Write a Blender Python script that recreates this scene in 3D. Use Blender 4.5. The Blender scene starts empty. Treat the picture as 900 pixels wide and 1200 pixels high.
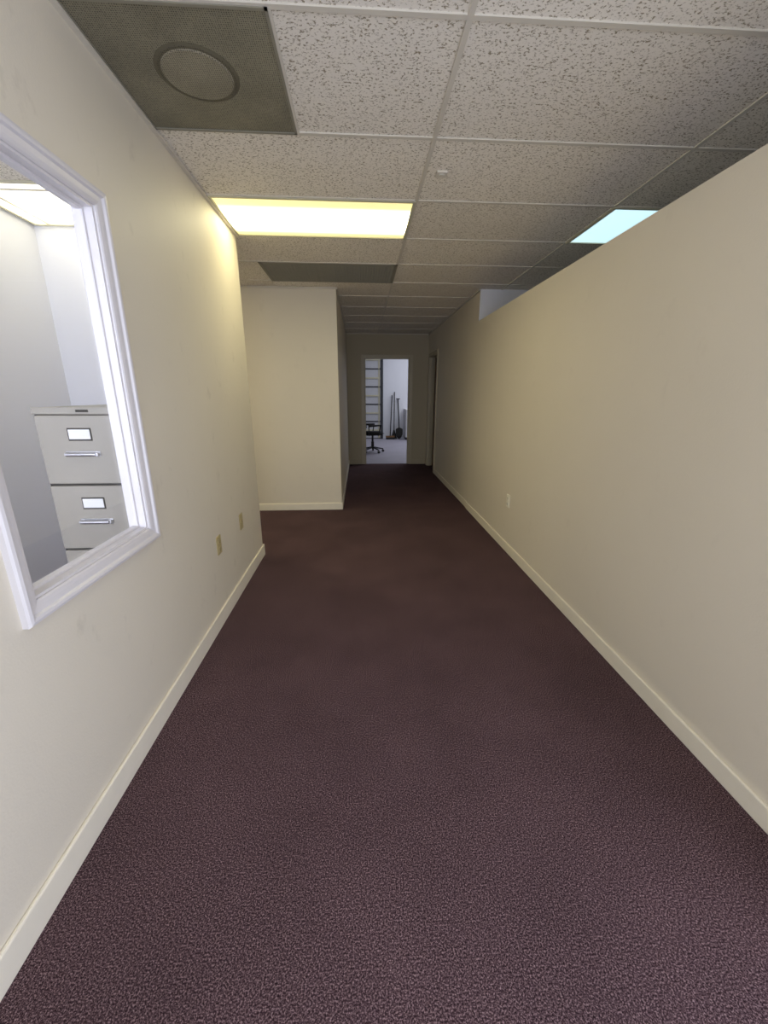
import bpy, bmesh, math
from mathutils import Matrix, Vector
T=0.6096
H=2.4826; XL=-.88; XR=1.3253; XR2=1.335; Y0=2.19; Y2=3.4154; Y3=4.869; X4=-.2417; Y5=8.2464; Y1=4.8423; PT=2.1617; A=.3515
YB=-1.2; TOP=2.62; XO=-.945
scn=bpy.context.scene
scn.view_settings.view_transform='Standard'
scn.view_settings.look='None'
scn.view_settings.exposure=0

# ---------------- materials ----------------
def lin(c):
    return tuple((x/255/12.92 if x/255<=.04045 else ((x/255+.055)/1.055)**2.4) for x in c)+(1,)
def newmat(name):
    m=bpy.data.materials.new(name); m.use_nodes=True
    nt=m.node_tree; return m,nt,nt.nodes['Principled BSDF']
def simple(name,rgb,rough=.5,metal=0,noise=0.03,nscale=12,bump=0,bscale=200,scuff=0):
    m,nt,b=newmat(name); c=lin(rgb)
    b.inputs['Roughness'].default_value=rough; b.inputs['Metallic'].default_value=metal
    tc=nt.nodes.new('ShaderNodeTexCoord'); n=nt.nodes.new('ShaderNodeTexNoise')
    n.inputs['Scale'].default_value=nscale; n.inputs['Detail'].default_value=4
    nt.links.new(tc.outputs['Object'],n.inputs['Vector'])
    mx=nt.nodes.new('ShaderNodeMix'); mx.data_type='RGBA'
    mx.inputs[6].default_value=tuple(x*(1-noise*2) for x in c[:3])+(1,)
    mx.inputs[7].default_value=tuple(min(1,x*(1+noise*2)) for x in c[:3])+(1,)
    nt.links.new(n.outputs['Fac'],mx.inputs[0]); out=mx.outputs[2]
    if scuff:
        mp=nt.nodes.new('ShaderNodeMapping'); mp.inputs['Scale'].default_value=(1,1,.6); nt.links.new(tc.outputs['Object'],mp.inputs[0])
        n3=nt.nodes.new('ShaderNodeTexNoise'); n3.inputs['Scale'].default_value=9; n3.inputs['Detail'].default_value=7; n3.inputs['Roughness'].default_value=.62
        nt.links.new(mp.outputs[0],n3.inputs['Vector'])
        mr=nt.nodes.new('ShaderNodeMapRange'); mr.inputs[1].default_value=.61; mr.inputs[2].default_value=.74; mr.inputs[3].default_value=0; mr.inputs[4].default_value=scuff
        nt.links.new(n3.outputs['Fac'],mr.inputs[0])
        m2=nt.nodes.new('ShaderNodeMix'); m2.data_type='RGBA'; m2.inputs[7].default_value=lin((130,118,98))
        nt.links.new(mr.outputs[0],m2.inputs[0]); nt.links.new(out,m2.inputs[6]); out=m2.outputs[2]
    nt.links.new(out,b.inputs['Base Color'])
    if bump:
        n2=nt.nodes.new('ShaderNodeTexNoise'); n2.inputs['Scale'].default_value=bscale
        nt.links.new(tc.outputs['Object'],n2.inputs['Vector'])
        bp=nt.nodes.new('ShaderNodeBump'); bp.inputs['Strength'].default_value=bump; bp.inputs['Distance'].default_value=.002
        nt.links.new(n2.outputs['Fac'],bp.inputs['Height']); nt.links.new(bp.outputs[0],b.inputs['Normal'])
    return m
def emis(name,rgb,strength,rgb2=None,s2=None,axis=1,c0=0,half=.3):
    m,nt,b=newmat(name)
    b.inputs['Base Color'].default_value=(.8,.8,.8,1)
    b.inputs['Emission Color'].default_value=lin(rgb); b.inputs['Emission Strength'].default_value=strength
    if rgb2:
        tc=nt.nodes.new('ShaderNodeTexCoord'); sp=nt.nodes.new('ShaderNodeSeparateXYZ')
        nt.links.new(tc.outputs['Object'],sp.inputs[0])
        def math_(op,a,bv):
            x=nt.nodes.new('ShaderNodeMath'); x.operation=op
            nt.links.new(a,x.inputs[0])
            if bv is not None: x.inputs[1].default_value=bv
            return x.outputs[0]
        d=math_('ABSOLUTE',math_('SUBTRACT',sp.outputs[axis],c0),None)
        mr=nt.nodes.new('ShaderNodeMapRange'); mr.interpolation_type='SMOOTHSTEP'
        mr.inputs[1].default_value=half*.1; mr.inputs[2].default_value=half*.8
        nt.links.new(d,mr.inputs[0])
        mx=nt.nodes.new('ShaderNodeMix'); mx.data_type='RGBA'
        mx.inputs[6].default_value=tuple(x*strength for x in lin(rgb)[:3])+(1,)
        mx.inputs[7].default_value=tuple(x*s2 for x in lin(rgb2)[:3])+(1,)
        nt.links.new(mr.outputs[0],mx.inputs[0]); nt.links.new(mx.outputs[2],b.inputs['Emission Color'])
        b.inputs['Emission Strength'].default_value=1
    return m

M_wall=simple('wall_paint_cream',(224,216,198),.55,noise=.02,nscale=1.8,bump=.25,bscale=140,scuff=.06)
M_walll=simple('wall_paint_cream_scuffed',(222,214,196),.55,noise=.025,nscale=1.8,bump=.25,bscale=140,scuff=.2)
M_wallend=simple('wall_paint_dimmed',(180,169,142),.55,noise=.02,nscale=1.8,bump=.25,bscale=140)  # wall colour darkened to hold the dimness of the corridor end
M_wallw=simple('wall_paint_white',(230,231,238),.6,noise=.015,nscale=2,bump=.2,bscale=140)
M_trim=simple('trim_paint',(238,231,212),.4,noise=.03,nscale=9,bump=.1)
M_wtrim=simple('window_trim_paint',(220,216,216),.35,noise=.02,nscale=9,bump=.1)
M_grid=simple('tbar_paint',(214,208,194),.5)
M_metalgray=simple('light_frame_metal',(200,195,170),.4)
M_cab=simple('cabinet_enamel',(160,155,144),.4,noise=.02)
M_cabd=simple('cabinet_gap',(60,58,54),.7)
M_chrome=simple('chrome',(205,205,208),.35,1)
M_label=simple('label_paper',(236,236,234),.6)
M_black=simple('black_plastic',(22,22,24),.45)
M_fabric=simple('black_fabric',(26,26,28),.9,bump=.3)
M_outlet=simple('outlet_almond',(186,170,124),.4)
M_outletw=simple('outlet_ivory',(240,236,220),.4)
M_slot=simple('outlet_slot',(40,36,30),.6)
M_wood=simple('wood_handle',(120,88,55),.6,noise=.1,nscale=30)
M_conc=simple('garage_concrete',(158,154,166),.6,noise=.06,nscale=3,bump=.2)
M_gdoor=simple('garage_door_paint',(200,201,206),.5)
M_gline=simple('garage_door_seam',(52,54,60),.6)
M_cwhite=simple('cabinet_white',(236,236,236),.4)

# carpet
M_carpet,nt,b=newmat('carpet_loop')
tc=nt.nodes.new('ShaderNodeTexCoord')
n1=nt.nodes.new('ShaderNodeTexNoise'); n1.inputs['Scale'].default_value=235; n1.inputs['Detail'].default_value=4; n1.inputs['Roughness'].default_value=.85
cr=nt.nodes.new('ShaderNodeValToRGB'); e=cr.color_ramp.elements
e[0].position=.39; e[0].color=lin((27,18,21)); e[1].position=.66; e[1].color=lin((170,144,146))
x=e.new(.5); x.color=lin((67,48,53))
n2=nt.nodes.new('ShaderNodeTexNoise'); n2.inputs['Scale'].default_value=2.2; n2.inputs['Detail'].default_value=7; n2.inputs['Roughness'].default_value=.6
mr=nt.nodes.new('ShaderNodeMapRange'); mr.inputs[1].default_value=.3; mr.inputs[2].default_value=.7; mr.inputs[3].default_value=.84; mr.inputs[4].default_value=1.14
mx=nt.nodes.new('ShaderNodeVectorMath'); mx.operation='SCALE'
for n in (n1,n2): nt.links.new(tc.outputs['Object'],n.inputs['Vector'])
nt.links.new(n1.outputs['Fac'],cr.inputs[0]); nt.links.new(n2.outputs['Fac'],mr.inputs[0])
nt.links.new(cr.outputs[0],mx.inputs[0]); nt.links.new(mr.outputs[0],mx.inputs['Scale'])
nt.links.new(mx.outputs[0],b.inputs['Base Color']); b.inputs['Roughness'].default_value=.95
b.inputs['Specular IOR Level'].default_value=.05
bp=nt.nodes.new('ShaderNodeBump'); bp.inputs['Strength'].default_value=.45; bp.inputs['Distance'].default_value=.0025
nt.links.new(n1.outputs['Fac'],bp.inputs['Height']); nt.links.new(bp.outputs[0],b.inputs['Normal'])

# ceiling tile
M_tile,nt,b=newmat('acoustic_tile')
tc=nt.nodes.new('ShaderNodeTexCoord'); mp=nt.nodes.new('ShaderNodeMapping'); mp.inputs['Scale'].default_value=(1,1.3,1)
nt.links.new(tc.outputs['Object'],mp.inputs[0])
n1=nt.nodes.new('ShaderNodeTexNoise'); n1.inputs['Scale'].default_value=96; n1.inputs['Detail'].default_value=6; n1.inputs['Roughness'].default_value=.65; n1.inputs['Distortion'].default_value=.3
nt.links.new(mp.outputs[0],n1.inputs['Vector'])
cr=nt.nodes.new('ShaderNodeValToRGB'); e=cr.color_ramp.elements
e[0].position=.385; e[0].color=lin((156,145,122)); e[1].position=.46; e[1].color=lin((242,236,224))
nt.links.new(n1.outputs['Fac'],cr.inputs[0])
geo=nt.nodes.new('ShaderNodeNewGeometry'); mr=nt.nodes.new('ShaderNodeMapRange'); mr.inputs[3].default_value=.93; mr.inputs[4].default_value=1.03
nt.links.new(geo.outputs['Random Per Island'],mr.inputs[0])
mx=nt.nodes.new('ShaderNodeVectorMath'); mx.operation='SCALE'
nt.links.new(cr.outputs[0],mx.inputs[0]); nt.links.new(mr.outputs[0],mx.inputs['Scale']); nt.links.new(mx.outputs[0],b.inputs['Base Color'])
b.inputs['Roughness'].default_value=.95; b.inputs['Specular IOR Level'].default_value=.1
bp=nt.nodes.new('ShaderNodeBump'); bp.inputs['Strength'].default_value=.35; bp.inputs['Distance'].default_value=.003
nt.links.new(cr.outputs[0],bp.inputs['Height']); nt.links.new(bp.outputs[0],b.inputs['Normal'])

# perforated metal
def perf(name,c1,c2,scale):
    m,nt,b=newmat(name)
    tc=nt.nodes.new('ShaderNodeTexCoord'); v=nt.nodes.new('ShaderNodeTexVoronoi'); v.inputs['Scale'].default_value=scale; v.inputs['Randomness'].default_value=0.15
    nt.links.new(tc.outputs['Object'],v.inputs['Vector'])
    cr=nt.nodes.new('ShaderNodeValToRGB'); e=cr.color_ramp.elements
    e[0].position=.28; e[0].color=lin(c1); e[1].position=.4; e[1].color=lin(c2)
    nt.links.new(v.outputs['Distance'],cr.inputs[0])
    n=nt.nodes.new('ShaderNodeTexNoise'); n.inputs['Scale'].default_value=5; n.inputs['Detail'].default_value=5
    nt.links.new(tc.outputs['Object'],n.inputs['Vector'])
    mr=nt.nodes.new('ShaderNodeMapRange'); mr.inputs[1].default_value=.3; mr.inputs[2].default_value=.7; mr.inputs[3].default_value=.75; mr.inputs[4].default_value=1.1
    nt.links.new(n.outputs['Fac'],mr.inputs[0])
    mx=nt.nodes.new('ShaderNodeVectorMath'); mx.operation='SCALE'
    nt.links.new(cr.outputs[0],mx.inputs[0]); nt.links.new(mr.outputs[0],mx.inputs['Scale'])
    nt.links.new(mx.outputs[0],b.inputs['Base Color'])
    b.inputs['Roughness'].default_value=.6
    return m
M_perf=perf('perforated_diffuser',(66,63,51),(140,135,115),140)
M_perf2=perf('perforated_disc',(86,82,68),(152,146,126),140)
M_ring=perf('perforated_ring',(40,38,28),(100,95,78),140)
M_vent=simple('return_grille_metal',(138,134,118),.6)
M_pad=simple('return_filter_pad',(112,108,92),.9)

# glass
M_glass,nt,b=newmat('window_glass'); nt.nodes.remove(b)
tr=nt.nodes.new('ShaderNodeBsdfTransparent'); gl=nt.nodes.new('ShaderNodeBsdfGlossy'); gl.inputs['Roughness'].default_value=.02
ms=nt.nodes.new('ShaderNodeMixShader'); ms.inputs[0].default_value=.05
nt.links.new(tr.outputs[0],ms.inputs[1]); nt.links.new(gl.outputs[0],ms.inputs[2]); nt.links.new(ms.outputs[0],nt.nodes['Material Output'].inputs[0])

# ---------------- mesh helpers ----------------
def obj_from_bm(name,bm,mats,parent=None,bevel=0,smooth=False,segs=2):
    me=bpy.data.meshes.new(name); bmesh.ops.recalc_face_normals(bm,faces=bm.faces); bm.to_mesh(me); bm.free()
    for m in (mats if isinstance(mats,list) else [mats]): me.materials.append(m)
    o=bpy.data.objects.new(name,me); scn.collection.objects.link(o)
    if smooth:
        for p in me.polygons: p.use_smooth=True
    if bevel:
        md=o.modifiers.new('bevel','BEVEL'); md.width=bevel; md.segments=segs; md.limit_method='ANGLE'
    if parent: o.parent=parent
    return o
def add_box(bm,x0,x1,y0,y1,z0,z1,mi=0):
    vs=[bm.verts.new(p) for p in [(x0,y0,z0),(x1,y0,z0),(x1,y1,z0),(x0,y1,z0),(x0,y0,z1),(x1,y0,z1),(x1,y1,z1),(x0,y1,z1)]]
    for f in [(0,3,2,1),(4,5,6,7),(0,1,5,4),(1,2,6,5),(2,3,7,6),(3,0,4,7)]:
        fc=bm.faces.new([vs[i] for i in f]); fc.material_index=mi
def boxes(name,bl,mats,parent=None,bevel=0):
    bm=bmesh.new()
    for bx in bl: add_box(bm,*bx)
    return obj_from_bm(name,bm,mats,parent,bevel)
def add_cyl(bm,p0,p1,r0,r1=None,seg=16,mi=0):
    r1=r0 if r1 is None else r1
    p0=Vector(p0);p1=Vector(p1); d=p1-p0
    q=d.to_track_quat('Z','Y').to_matrix().to_4x4(); q.translation=(p0+p1)/2
    r=bmesh.ops.create_cone(bm,cap_ends=True,segments=seg,radius1=r0,radius2=r1,depth=d.length,matrix=q)
    for v in r['verts']:
        for f in v.link_faces: f.material_index=mi
def empty(name,loc=(0,0,0)):
    o=bpy.data.objects.new(name,None); scn.collection.objects.link(o); o.location=loc; return o

# ---------------- shell ----------------
WY0,WY1,WZ0,WZ1=1.025,1.63,.85,1.985     # window opening
XW=-2.2
SY0,SY1,SZ0,SZ1=-1.05,.45,.1,2.05        # unseen opening added in the right wall for the side fill lamp
boxes('floor',[(-4.0,4.6,YB-.1,Y5+.05,-.1,0)],M_carpet)
boxes('floor_garage',[(-4.0,4.6,Y5+.05,13.3,-.1,-.003)],M_conc)
boxes('wall_left',[(XO,XL,YB,WY0,0,TOP),(XO,XL,WY1,Y2,0,TOP),(XO,XL,WY0,WY1,0,WZ0),(XO,XL,WY0,WY1,WZ1,TOP)],M_walll)
boxes('wall_right',[(XR,XR+.12,YB,SY0,0,PT),(XR,XR+.12,SY0,SY1,0,SZ0),(XR,XR+.12,SY0,SY1,SZ1,PT),(XR,XR+.12,SY1,Y1,0,PT)],M_wall)
DY0,DY1,DZ=7.28,8.06,2.06
boxes('wall_right_full',[(XR2,XR2+.1,Y1,DY0,0,TOP),(XR2,XR2+.1,DY1,Y5,0,TOP),(XR2,XR2+.1,DY0,DY1,DZ,TOP)],M_wall)
boxes('wall_right_room',[(XR2+.1,4.5,Y1,Y1+.1,0,TOP),(XR2,XR2+.1,Y1-.002,Y1,PT,TOP)],M_wallw)
boxes('wall_right_outer',[(4.5,4.6,YB-.1,Y5,0,TOP)],M_wallw)
DX0,DX1,DT=.087,.979,2.05
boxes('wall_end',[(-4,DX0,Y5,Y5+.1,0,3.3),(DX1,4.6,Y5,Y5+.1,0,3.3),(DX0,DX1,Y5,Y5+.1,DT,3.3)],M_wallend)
boxes('wall_block',[(-4.0,X4,Y3,Y5,0,TOP)],M_wall)
boxes('wall_office_rear',[(-4.0,XO,3.315,Y2,0,TOP)],M_wallw)
boxes('wall_office_left',[(XW-.1,XW,YB,3.315,0,TOP)],M_wallw)
boxes('wall_recess_left',[(-4.1,-4.0,Y2-.1,Y3,0,TOP)],M_wall)
GX0,GX1,GZ0,GZ1=-.75,1.2,.05,2.2
OX0,OX1,OZ0,OZ1=-2.1,-1.05,.8,2.1
boxes('wall_rear',[(XW-.1,OX0,YB-.1,YB,0,TOP),(OX0,OX1,YB-.1,YB,0,OZ0),(OX0,OX1,YB-.1,YB,OZ1,TOP),(OX1,GX0,YB-.1,YB,0,TOP),
    (GX0,GX1,YB-.1,YB,0,GZ0),(GX0,GX1,YB-.1,YB,GZ1,TOP),(GX1,4.5,YB-.1,YB,0,TOP)],M_wall)
boxes('wall_garage_back',[(-4,4.6,13.3,13.4,0,3.3)],M_wallw)
boxes('wall_garage_left',[(-4.1,-4,Y5+.1,13.4,0,3.3)],M_wallw)
boxes('wall_garage_right',[(4.6,4.7,Y5+.1,13.4,0,3.3)],M_wallw)
boxes('ceiling_garage',[(-4.1,4.7,Y5,13.4,3.3,3.4)],M_wallw)

# ---------------- ceiling ----------------
ry=[Y0+k*T for k in range(-8,11)]
special={(-1,-1):'diff',(-1,1):'light',(-1,3):'vent',(1,1):'light',(-2,1):'light3',(-3,3):'light'}
bm=bmesh.new()
for i in range(-4,4):
    for j in range(-6,10):
        x0=A+i*2*T; x1=x0+2*T; y0=Y0+j*T; y1=y0+T
        if i==-1: x0=max(x0,XL-.05)
        s=special.get((i,j))
        if s in('light','light3','vent'): continue
        if s=='diff':
            add_box(bm,x0+T,x1,y0,y1,H+.004,H+.02); add_box(bm,x0,x0+T-.001,y0,y1,H+.008,H+.02); continue
        add_box(bm,x0,x1,y0,y1,H+.004,H+.02)
ceil=obj_from_bm('ceiling',bm,M_tile)
boxes('ceiling_deck',[(-4.1,4.6,YB-.1,Y5,TOP,TOP+.05)],M_wallw)
bl=[]; g=.0095
for k in range(-3,5):
    x=A+k*2*T
    if abs(x-(XL))<.05: continue
    bl.append((x-g,x+g,YB,Y5,H-.002,H+.006))
for y in ry:
    if YB<y<Y5: bl.append((-4,4.5,y-g,y+g,H-.0015,H+.0065))
xm=A-T; bl.append((xm-g,xm+g,Y0-T,Y0,H-.002,H+.006))
boxes('ceiling_grid',bl,M_grid)
boxes('trim_wall_angle',[(XL,XL+.018,YB,Y2,H-.012,H+.001),(-3.9,X4,Y3-.018,Y3,H-.012,H+.001),(X4,X4+.018,Y3,Y5,H-.012,H+.001),
   (XR2-.018,XR2,Y1,Y5,H-.012,H+.001),(X4,XR2,Y5-.018,Y5,H-.012,H+.001)],M_grid)

def troffer(x0,y0,mat):
    e=empty('ceiling_light',(x0+T,y0+T/2,H))
    def L(n,bl,m,bv=0):
        o=boxes(n,bl,m,e,bv); return o
    w,d=T,T/2; fr=.018
    L('door_frame',[(-w,w,-d,-d+fr,-.006,.004),(-w,w,d-fr,d,-.006,.004),(-w,-w+fr,-d+fr,d-fr,-.006,.004),(w-fr,w,-d+fr,d-fr,-.006,.004)],M_metalgray)
    L('lens',[(-w+fr,w-fr,-d+fr,d-fr,.001,.006)],mat)
    L('housing',[(-w,w,-d,d,.03,.1)],M_metalgray)
    return e
M_warm=emis('lens_warm',(255,244,196),11.5,(250,235,150),.95,1,.03,.29)
M_cool=emis('lens_cool',(192,230,240),1.2)
M_office=emis('lens_office',(255,248,215),2.4)
M_rec=emis('lens_recess_fill',(255,241,198),9)  # glow for the added recess fixture
troffer(A-2*T,Y0+T,M_warm)
troffer(A+2*T,Y0+T,M_cool)
troffer(A-6*T,Y0+3*T,M_rec)  # unseen fixture added in the recess to brighten the block wall
troffer(-2.19,Y0+T-.1,M_office)

# perforated supply diffuser
e=empty('air_diffuser',(A-1.5*T,Y0-T/2,H))
d=T/2
boxes('panel',[(-d+.008,d-.008,-d+.008,d-.008,-.001,.008)],M_perf,e)
boxes('rim',[(-d,d,-d,-d+.01,-.005,.007),(-d,d,d-.01,d,-.005,.007),(-d,-d+.01,-d,d,-.005,.007),(d-.01,d,-d,d,-.005,.007)],M_vent,e)
bm=bmesh.new()
add=bmesh.ops.create_cone
add(bm,cap_ends=True,segments=56,radius1=.130,radius2=.142,depth=.004,matrix=Matrix.Translation((.0,-.02,-.003)))
obj_from_bm('disc',bm,M_ring,e)
bm=bmesh.new(); add(bm,cap_ends=True,segments=56,radius1=.116,radius2=.122,depth=.003,matrix=Matrix.Translation((.0,-.02,-.0062)))
obj_from_bm('disc_face',bm,M_perf2,e)
# return grille
e=empty('return_air_grille',(A-T,Y0+3.5*T,H))
bl=[(-T,T,-T/2,-T/2+.025,-.006,.006),(-T,T,T/2-.025,T/2,-.006,.006),(-T,-T+.025,-T/2,T/2,-.006,.006),(T-.025,T,-T/2,T/2,-.006,.006)]
boxes('frame',bl,M_vent,e)
bm=bmesh.new(); n=26
for k in range(n):
    y=-T/2+.03+k*(T-.06)/(n-1)
    add_box(bm,-T+.025,T-.025,y-.004,y+.004,-.004,.003)
for k in range(48):
    x=-T+.03+k*(2*T-.06)/47
    add_box(bm,x-.003,x+.003,-T/2+.025,T/2-.025,-.003,.003)
obj_from_bm('louvers',bm,M_vent,e)
boxes('filter_pad',[(-T,T,-T/2,T/2,.006,.02)],M_pad,e)
e=empty('ceiling_sensor',(.44,2.48,H+.004))
boxes('plate',[(-.028,.028,-.028,.028,-.012,0)],M_grid,e,.003)
bm=bmesh.new(); add_cyl(bm,(0,0,-.016),(0,0,-.012),.014,.018); obj_from_bm('lens',bm,M_grid,e)

# ---------------- baseboards ----------------
bt=.014
def base(name,x0,x1,y0,y1,h=.085): 
    return boxes(name,[(x0,x1,y0,y1,0,h)],M_trim,None,.005)
base('baseboard_left',XL,XL+bt,YB,Y2,.1)
base('baseboard_left_return',-3.9,XL+bt,Y2,Y2+bt,.1)
base('baseboard_right',XR-bt,XR,YB,Y1,.085)
base('baseboard_right_full',XR2-bt,XR2,Y1,DY0-.06,.085)
base('baseboard_block',-3.9,X4+bt,Y3-bt,Y3,.085)
base('baseboard_block_side',X4,X4+bt,Y3,Y5-.0,.085)
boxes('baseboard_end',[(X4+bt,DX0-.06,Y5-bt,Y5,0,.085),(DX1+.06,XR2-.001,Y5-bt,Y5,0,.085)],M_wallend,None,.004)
base('baseboard_office',XW,XO,3.315-bt,3.315,.09)

# ---------------- profile frames ----------------
def profile_frame(name,rect,prof,to3d,mat,parent):
    a0,a1,b0,b1=rect; bm=bmesh.new(); loops=[]
    for (d,t) in prof:
        loops.append([bm.verts.new(to3d(a,b,t)) for a,b in [(a0+d,b0+d),(a1-d,b0+d),(a1-d,b1-d),(a0+d,b1-d)]])
    for k in range(len(prof)):
        L0=loops[k];L1=loops[(k+1)%len(prof)]
        for i in range(4):
            bm.faces.new([L0[i],L0[(i+1)%4],L1[(i+1)%4],L1[i]])
    return obj_from_bm(name,bm,mat,parent)
cas=.055
prof=[(0,0),(0,.016),(.004,.022),(.012,.024),(.020,.022),(.025,.015),(.040,.013),(.050,.010),(.055,.006),(.055,0)]
w1=empty('window_1',(0,0,0))
profile_frame('casing',(WY0-cas,WY1+cas,WZ0-cas,WZ1+cas),prof,lambda a,b,t:(XL+t,a,b),M_wtrim,w1)
profile_frame('casing_office',(WY0-cas,WY1+cas,WZ0-cas,WZ1+cas),prof,lambda a,b,t:(XO-t,a,b),M_wtrim,w1)
profile_frame('jamb',(WY0,WY1,WZ0,WZ1),[(0,0),(.008,0),(.008,-.065),(0,-.065)],lambda a,b,t:(XL+t,a,b),M_wtrim,w1)
profile_frame('glazing_stop',(WY0+.008,WY1-.008,WZ0+.008,WZ1-.008),[(0,-.028),(.008,-.028),(.010,-.032),(.010,-.048),(0,-.048)],lambda a,b,t:(XL+t,a,b),M_wtrim,w1)
boxes('glass_pane',[(XL-.040,XL-.036,WY0+.012,WY1-.012,WZ0+.012,WZ1-.012)],M_glass,w1)

def door_casing(name,to3d,a0,a1,z1,mat,w=.055,t=.016,depth=.1):
    e=empty(name)
    bm=bmesh.new()
    def bx(aa,ab,za,zb,ta,tb):
        p=to3d(aa,ta,za);q=to3d(ab,tb,zb)
        add_box(bm,min(p[0],q[0]),max(p[0],q[0]),min(p[1],q[1]),max(p[1],q[1]),za,zb)
    bx(a0-w,a0,0,z1+w,0,t); bx(a1,a1+w,0,z1+w,0,t); bx(a0,a1,z1,z1+w,0,t)
    bx(a0,a0+.015,0,z1,-depth,.002); bx(a1-.015,a1,0,z1,-depth,.002); bx(a0+.015,a1-.015,z1-.015,z1,-depth,.002)
    bx(a0+.015,a0+.03,0,z1-.015,-.06,-.02); bx(a1-.03,a1-.015,0,z1-.015,-.06,-.02)
    obj_from_bm('frame',bm,mat,e,.002)
    return e
M_dtrim=simple('door_trim_dimmed',(190,180,154),.4,noise=.03,nscale=9,bump=.1)  # trim colour darkened too, shade of the corridor end is in it
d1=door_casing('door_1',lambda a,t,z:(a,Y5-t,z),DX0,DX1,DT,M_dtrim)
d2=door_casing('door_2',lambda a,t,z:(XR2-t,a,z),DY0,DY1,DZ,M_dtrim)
boxes('leaf',[(XR2+.105,XR2+.86,DY1-.055,DY1-.017,.01,DZ-.02)],M_wood,d2,.003)
w2=empty('door_3')
fr=[]
for (a,b_) in ((GX0,GX0+.05),(.2,.26),(GX1-.05,GX1)): fr.append((a,b_,YB-.08,YB-.02,GZ0,GZ1))
fr+= [(GX0+.05,GX1-.05,YB-.079,YB-.021,GZ0,GZ0+.12),(GX0+.05,GX1-.05,YB-.079,YB-.021,GZ1-.06,GZ1)]
boxes('storefront_frame',fr,M_metalgray,w2)
w3=empty('window_2')
boxes('sash',[(OX0,OX0+.04,YB-.08,YB-.02,OZ0,OZ1),(OX1-.04,OX1,YB-.08,YB-.02,OZ0,OZ1),(OX0+.04,OX1-.04,YB-.079,YB-.021,OZ0,OZ0+.04),(OX0+.04,OX1-.04,YB-.079,YB-.021,OZ1-.04,OZ1),(OX0+.04,OX1-.04,YB-.07,YB-.03,1.43,1.46)],M_wtrim,w3)
w4=empty('side_fill_frame')  # added frame around the side fill lamp, out of view
boxes('sash',[(XR+.03,XR+.09,SY0,SY0+.04,SZ0,SZ1),(XR+.03,XR+.09,SY1-.04,SY1,SZ0,SZ1),(XR+.031,XR+.089,SY0+.04,SY1-.04,SZ0,SZ0+.04),(XR+.031,XR+.089,SY0+.04,SY1-.04,SZ1-.04,SZ1)],M_metalgray,w4)

# ---------------- outlets ----------------
def outlet(name,side,y,z,mat,duplex=True):
    sgn=1 if side=='L' else -1
    X=XL if side=='L' else XR
    e=empty(name,(X,y,z))
    def B(n,x0,x1,y0,y1,z0,z1,m,bv=0):
        xs=sorted((sgn*x0,sgn*x1)); boxes(n,[(xs[0],xs[1],y0,y1,z0,z1)],m,e,bv)
    B('plate',0,.006,-.036,.036,-.058,.058,mat,.002)
    if duplex:
        for k,zc in enumerate((-.026,.026)):
            B('receptacle_%d'%k,.005,.009,-.017,.017,zc-.016,zc+.016,mat,.002)
            B('slot_a%d'%k,.008,.0095,-.009,-.006,zc-.006,zc+.009,M_slot)
            B('slot_b%d'%k,.008,.0095,.006,.009,zc-.006,zc+.009,M_slot)
            B('ground_%d'%k,.008,.0095,-.003,.003,zc-.013,zc-.008,M_slot)
    else:
        B('jack',.005,.010,-.010,.010,-.010,.010,mat,.001); B('hole',.009,.0105,-.005,.005,-.005,.004,M_slot)
    return e
outlet('wall_outlet','L',2.38,.49,M_outlet)
outlet('phone_jack','L',2.86,.49,M_outlet,False)
outlet('wall_outlet','R',3.45,.46,M_outletw)

# ---------------- filing cabinet ----------------
fc=empty('filing_cabinet',(-1.36,1.80,0))
W,D,CH=.368,.66,1.327
boxes('body',[(0,W,.012,D,.0,CH-.0)],M_cab,fc,.004)
boxes('top_lip',[(-.002,W+.002,.0,.02,CH-.028,CH+.001)],M_cab,fc,.003)
boxes('gaps',[(.006,W-.006,.006,.0125,.09,CH-.03)],M_cabd,fc)
boxes('plinth',[(0,W,.0,.02,0,.09)],M_cab,fc,.003)
pitch=.299
for k in range(4):
    z1=CH-.032-k*pitch; z0=z1-pitch+.010
    boxes('drawer_%d'%(k+1),[(.014,W-.014,-.012,.012,z0,z1)],M_cab,fc,.004)
    c=W/2; zl=z1-.078
    boxes('label_holder_%d'%(k+1),[(c-.048,c+.048,-.015,-.012,zl-.026,zl+.027)],M_cabd,fc,.001)
    boxes('label_%d'%(k+1),[(c-.043,c+.043,-.0165,-.0145,zl-.019,zl+.021)],M_label,fc)
    zh=z1-.160
    bm=bmesh.new()
    add_cyl(bm,(c-.060,-.030,zh),(c+.060,-.030,zh),.0085)
    add_cyl(bm,(c-.060,-.012,zh),(c-.060,-.031,zh),.009); add_cyl(bm,(c+.060,-.012,zh),(c+.060,-.031,zh),.009)
    add_box(bm,c-.070,c+.070,-.015,-.011,zh-.011,zh+.012)
    obj_from_bm('handle_%d'%(k+1),bm,M_chrome,fc,.001)
bm=bmesh.new(); add_cyl(bm,(W-.04,-.02,CH-.055),(W-.04,-.012,CH-.055),.008); obj_from_bm('lock',bm,M_chrome,fc)
boxes('badge',[(W-.19,W-.14,-.0022,.0,CH-.019,CH-.009)],M_slot,fc)

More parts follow.
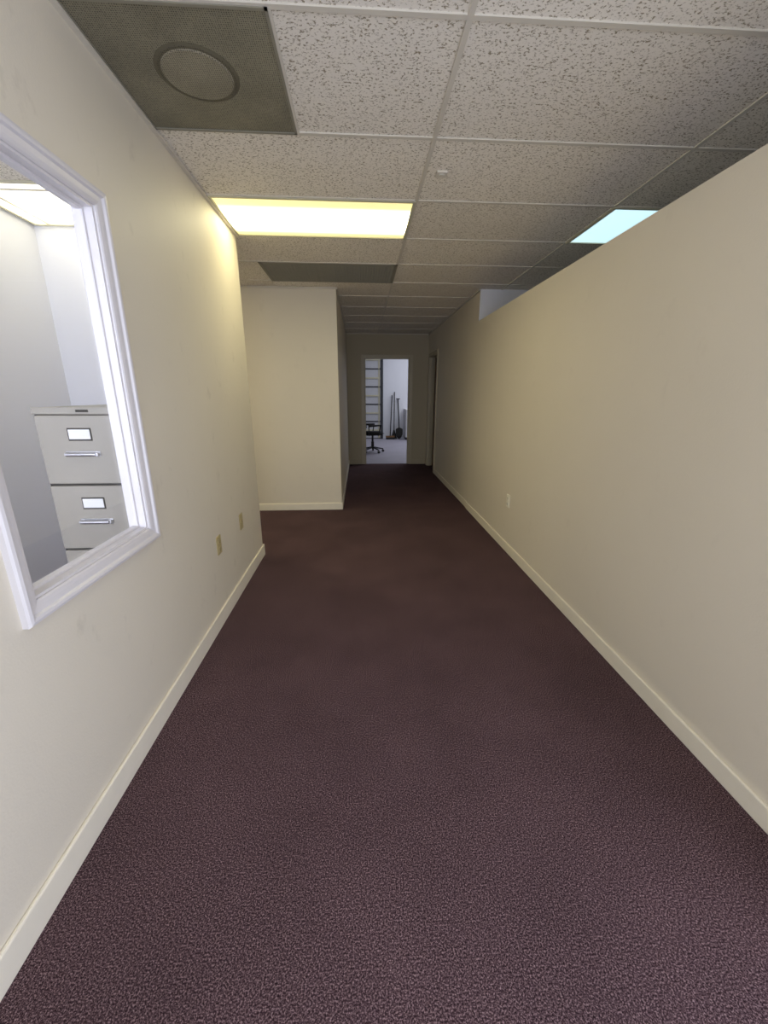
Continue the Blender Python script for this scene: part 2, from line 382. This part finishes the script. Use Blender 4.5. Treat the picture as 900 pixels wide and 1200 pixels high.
# ---------------- garage contents ----------------
gd=empty('garage_door',(0,13.27,0))
bl=[];x0,x1=-2.4,.66
for k in range(5):
    z=.02+k*.53
    bl.append((x0,x1,-.06,-.02,z,z+.51))
boxes('panels',bl,M_gdoor,gd,.004)
bl=[]
for k in range(5):
    z=.02+k*.53
    for i in range(7):
        a=x0+.03+i*(x1-x0-.11)/6
        bl.append((a,a+.05,-.075,-.058,z,z+.51))
    bl.append((x0,x1,-.085,-.058,z+.235,z+.275))
boxes('struts_and_stiles',bl,M_metalgray,gd)
bl=[(x0,x1,-.074,-.05,.02+k*.53-.022,.02+k*.53+.012) for k in range(1,5)]
boxes('seams',bl+[(x0,x1,-.05,-.01,0,2.68)],M_gline,gd)
boxes('track',[(x1+.01,x1+.07,-.12,-.0,0,2.75),(x0-.06,x0-.01,-.12,0,0,2.75),(x0-.06,x1+.06,-.09,0,2.70,2.78)],M_gline,gd)
sc=empty('storage_cabinet',(1.42,12.72,0))
boxes('carcass',[(0,.6,.02,.56,.08,.9)],M_cwhite,sc,.003)
boxes('toe_kick',[(.02,.58,.07,.55,0,.08)],M_slot,sc)
boxes('worktop',[(-.015,.615,-.01,.57,.9,.94)],M_cwhite,sc,.004)
for k,(z0,z1) in enumerate(((.1,.36),(.38,.62),(.64,.88))):
    boxes('drawer_%d'%k,[(.015,.585,0,.02,z0,z1)],M_cwhite,sc,.003)
    bm=bmesh.new(); add_cyl(bm,(.22,-.02,(z0+z1)/2+.05),(.38,-.02,(z0+z1)/2+.05),.006)
    add_cyl(bm,(.23,0,(z0+z1)/2+.05),(.23,-.02,(z0+z1)/2+.05),.005);add_cyl(bm,(.37,0,(z0+z1)/2+.05),(.37,-.02,(z0+z1)/2+.05),.005)
    obj_from_bm('pull_%d'%k,bm,M_gline,sc)
t1=empty('push_broom',(.95,13.0,0))
bm=bmesh.new(); add_cyl(bm,(0,0,.08),(.07,.25,1.35),.016); obj_from_bm('handle',bm,M_black,t1,smooth=True)
boxes('head',[(-.14,.14,-.03,.03,.06,.11)],M_wood,t1,.005); boxes('bristles',[(-.135,.135,-.028,.028,0,.06)],M_black,t1)
t2=empty('shovel',(1.24,13.05,0))
bm=bmesh.new(); add_cyl(bm,(0,0,.34),(-.03,.2,1.2),.018)
add_cyl(bm,(-.09,.2,1.24),(.03,.2,1.24),.014); add_cyl(bm,(-.03,.2,1.18),(-.03,.2,1.24),.018)
obj_from_bm('handle',bm,M_black,t2)
bm=bmesh.new()
pts=[(0,0),(.07,.06),(.11,.16),(.11,.32),(.03,.36),(-.03,.36),(-.11,.32),(-.11,.16),(-.07,.06)]
f=bm.faces.new([bm.verts.new((x,-.02+z*.1+abs(x)*-.25,z)) for x,z in pts])
bmesh.ops.solidify(bm,geom=[f],thickness=.004); obj_from_bm('blade',bm,M_black,t2)
t3=empty('wet_mop',(1.08,13.1,0))
bm=bmesh.new(); add_cyl(bm,(0,0,.12),(.02,.17,1.45),.014)
for k in range(14):
    an=k/14*6.283; add_cyl(bm,(0,0,.28),(.09*math.cos(an),.06*math.sin(an),.006),.02,.012,8)
obj_from_bm('mop',bm,M_black,t3)

# office chair
ch=empty('office_chair',(.30,10.05,0)); ch.rotation_euler=(0,0,math.radians(-75))
bm=bmesh.new()
for k in range(5):
    an=k*2*math.pi/5+.3; c,s=math.cos(an),math.sin(an)
    add_cyl(bm,(.02*c,.02*s,.12),(.27*c,.27*s,.075),.022,.014,10)
    add_cyl(bm,(.27*c,.27*s,.08),(.27*c,.27*s,.05),.009,seg=8)
    add_cyl(bm,(.27*c-.022*s,.27*s+.022*c,.028),(.27*c+.022*s,.27*s-.022*c,.028),.028,seg=14)
add_cyl(bm,(0,0,.09),(0,0,.42),.025); add_cyl(bm,(0,0,.09),(0,0,.26),.036)
add_box(bm,-.09,.09,-.12,.12,.41,.43)
obj_from_bm('base',bm,M_black,ch)
def cushion(name,size,loc,rot=(0,0,0)):
    bm=bmesh.new(); bmesh.ops.create_cube(bm,size=1); bmesh.ops.scale(bm,vec=size,verts=bm.verts)
    bmesh.ops.bevel(bm,geom=bm.edges[:],offset=min(size)*.42,segments=4,affect='EDGES')
    o=obj_from_bm(name,bm,M_fabric,ch,smooth=True); o.location=loc; o.rotation_euler=rot
cushion('seat',(.48,.46,.08),(0,0,.465))
cushion('backrest',(.44,.07,.34),(0,-.25,.74),(.12,0,0))
bm=bmesh.new(); add_box(bm,-.025,.025,-.29,-.05,.415,.43); add_box(bm,-.025,.025,-.295,-.28,.415,.72); obj_from_bm('back_bracket',bm,M_black,ch,.004)
bm=bmesh.new()
for s in (-1,1):
    x=s*.26
    pts=[(x,-.16,.44),(x,-.17,.64),(x,.12,.66),(x,.08,.44)]
    for a,b2 in zip(pts,pts[1:]): add_cyl(bm,a,b2,.014,seg=10)
    add_box(bm,x-.03,x+.03,-.18,.13,.65,.68)
    add_cyl(bm,(x,-.16,.43),(0,-.10,.42),.012); add_cyl(bm,(x,.08,.43),(0,.08,.42),.012)
obj_from_bm('armrests',bm,M_black,ch)

# ---------------- lights ----------------
def area(name,loc,rot,sx,sy,power,rgb):
    l=bpy.data.lights.new(name,'AREA'); l.shape='RECTANGLE'; l.size=sx; l.size_y=sy; l.energy=power; l.color=rgb
    o=bpy.data.objects.new(name,l); scn.collection.objects.link(o); o.location=loc; o.rotation_euler=rot; return o
area('daylight_entry',(.22,YB-.12,1.12),(math.radians(90),0,0),1.9,2.1,46,(.80,.85,1))
area('fill_side',(XR+.14,(SY0+SY1)/2,1.08),(math.radians(90),0,math.radians(90)),1.45,1.9,42,(.74,.80,1))  # added cool fill for the near left wall, out of view
area('daylight_office',(-1.58,YB-.12,1.45),(math.radians(90),0,0),1.0,1.25,75,(.76,.82,1))
area('garage_daylight',(2.5,11.3,3.2),(0,0,0),3,2,72,(.88,.92,1))
w=bpy.data.worlds.new('world'); scn.world=w; w.use_nodes=True
w.node_tree.nodes['Background'].inputs[0].default_value=(.7,.8,1,1); w.node_tree.nodes['Background'].inputs[1].default_value=.5

# ---------------- camera ----------------
cam=bpy.data.cameras.new('camera'); co=bpy.data.objects.new('camera',cam); scn.collection.objects.link(co)
cam.sensor_fit='HORIZONTAL'; cam.sensor_width=36; cam.lens=472.6112/900*36; cam.clip_start=.02
R=Matrix.Rotation(-.0583,4,'Z')@Matrix.Rotation(math.pi/2-.2842,4,'X')@Matrix.Rotation(.0024,4,'Z')
R.translation=(0,0,1.3826); co.matrix_world=R
scn.camera=co
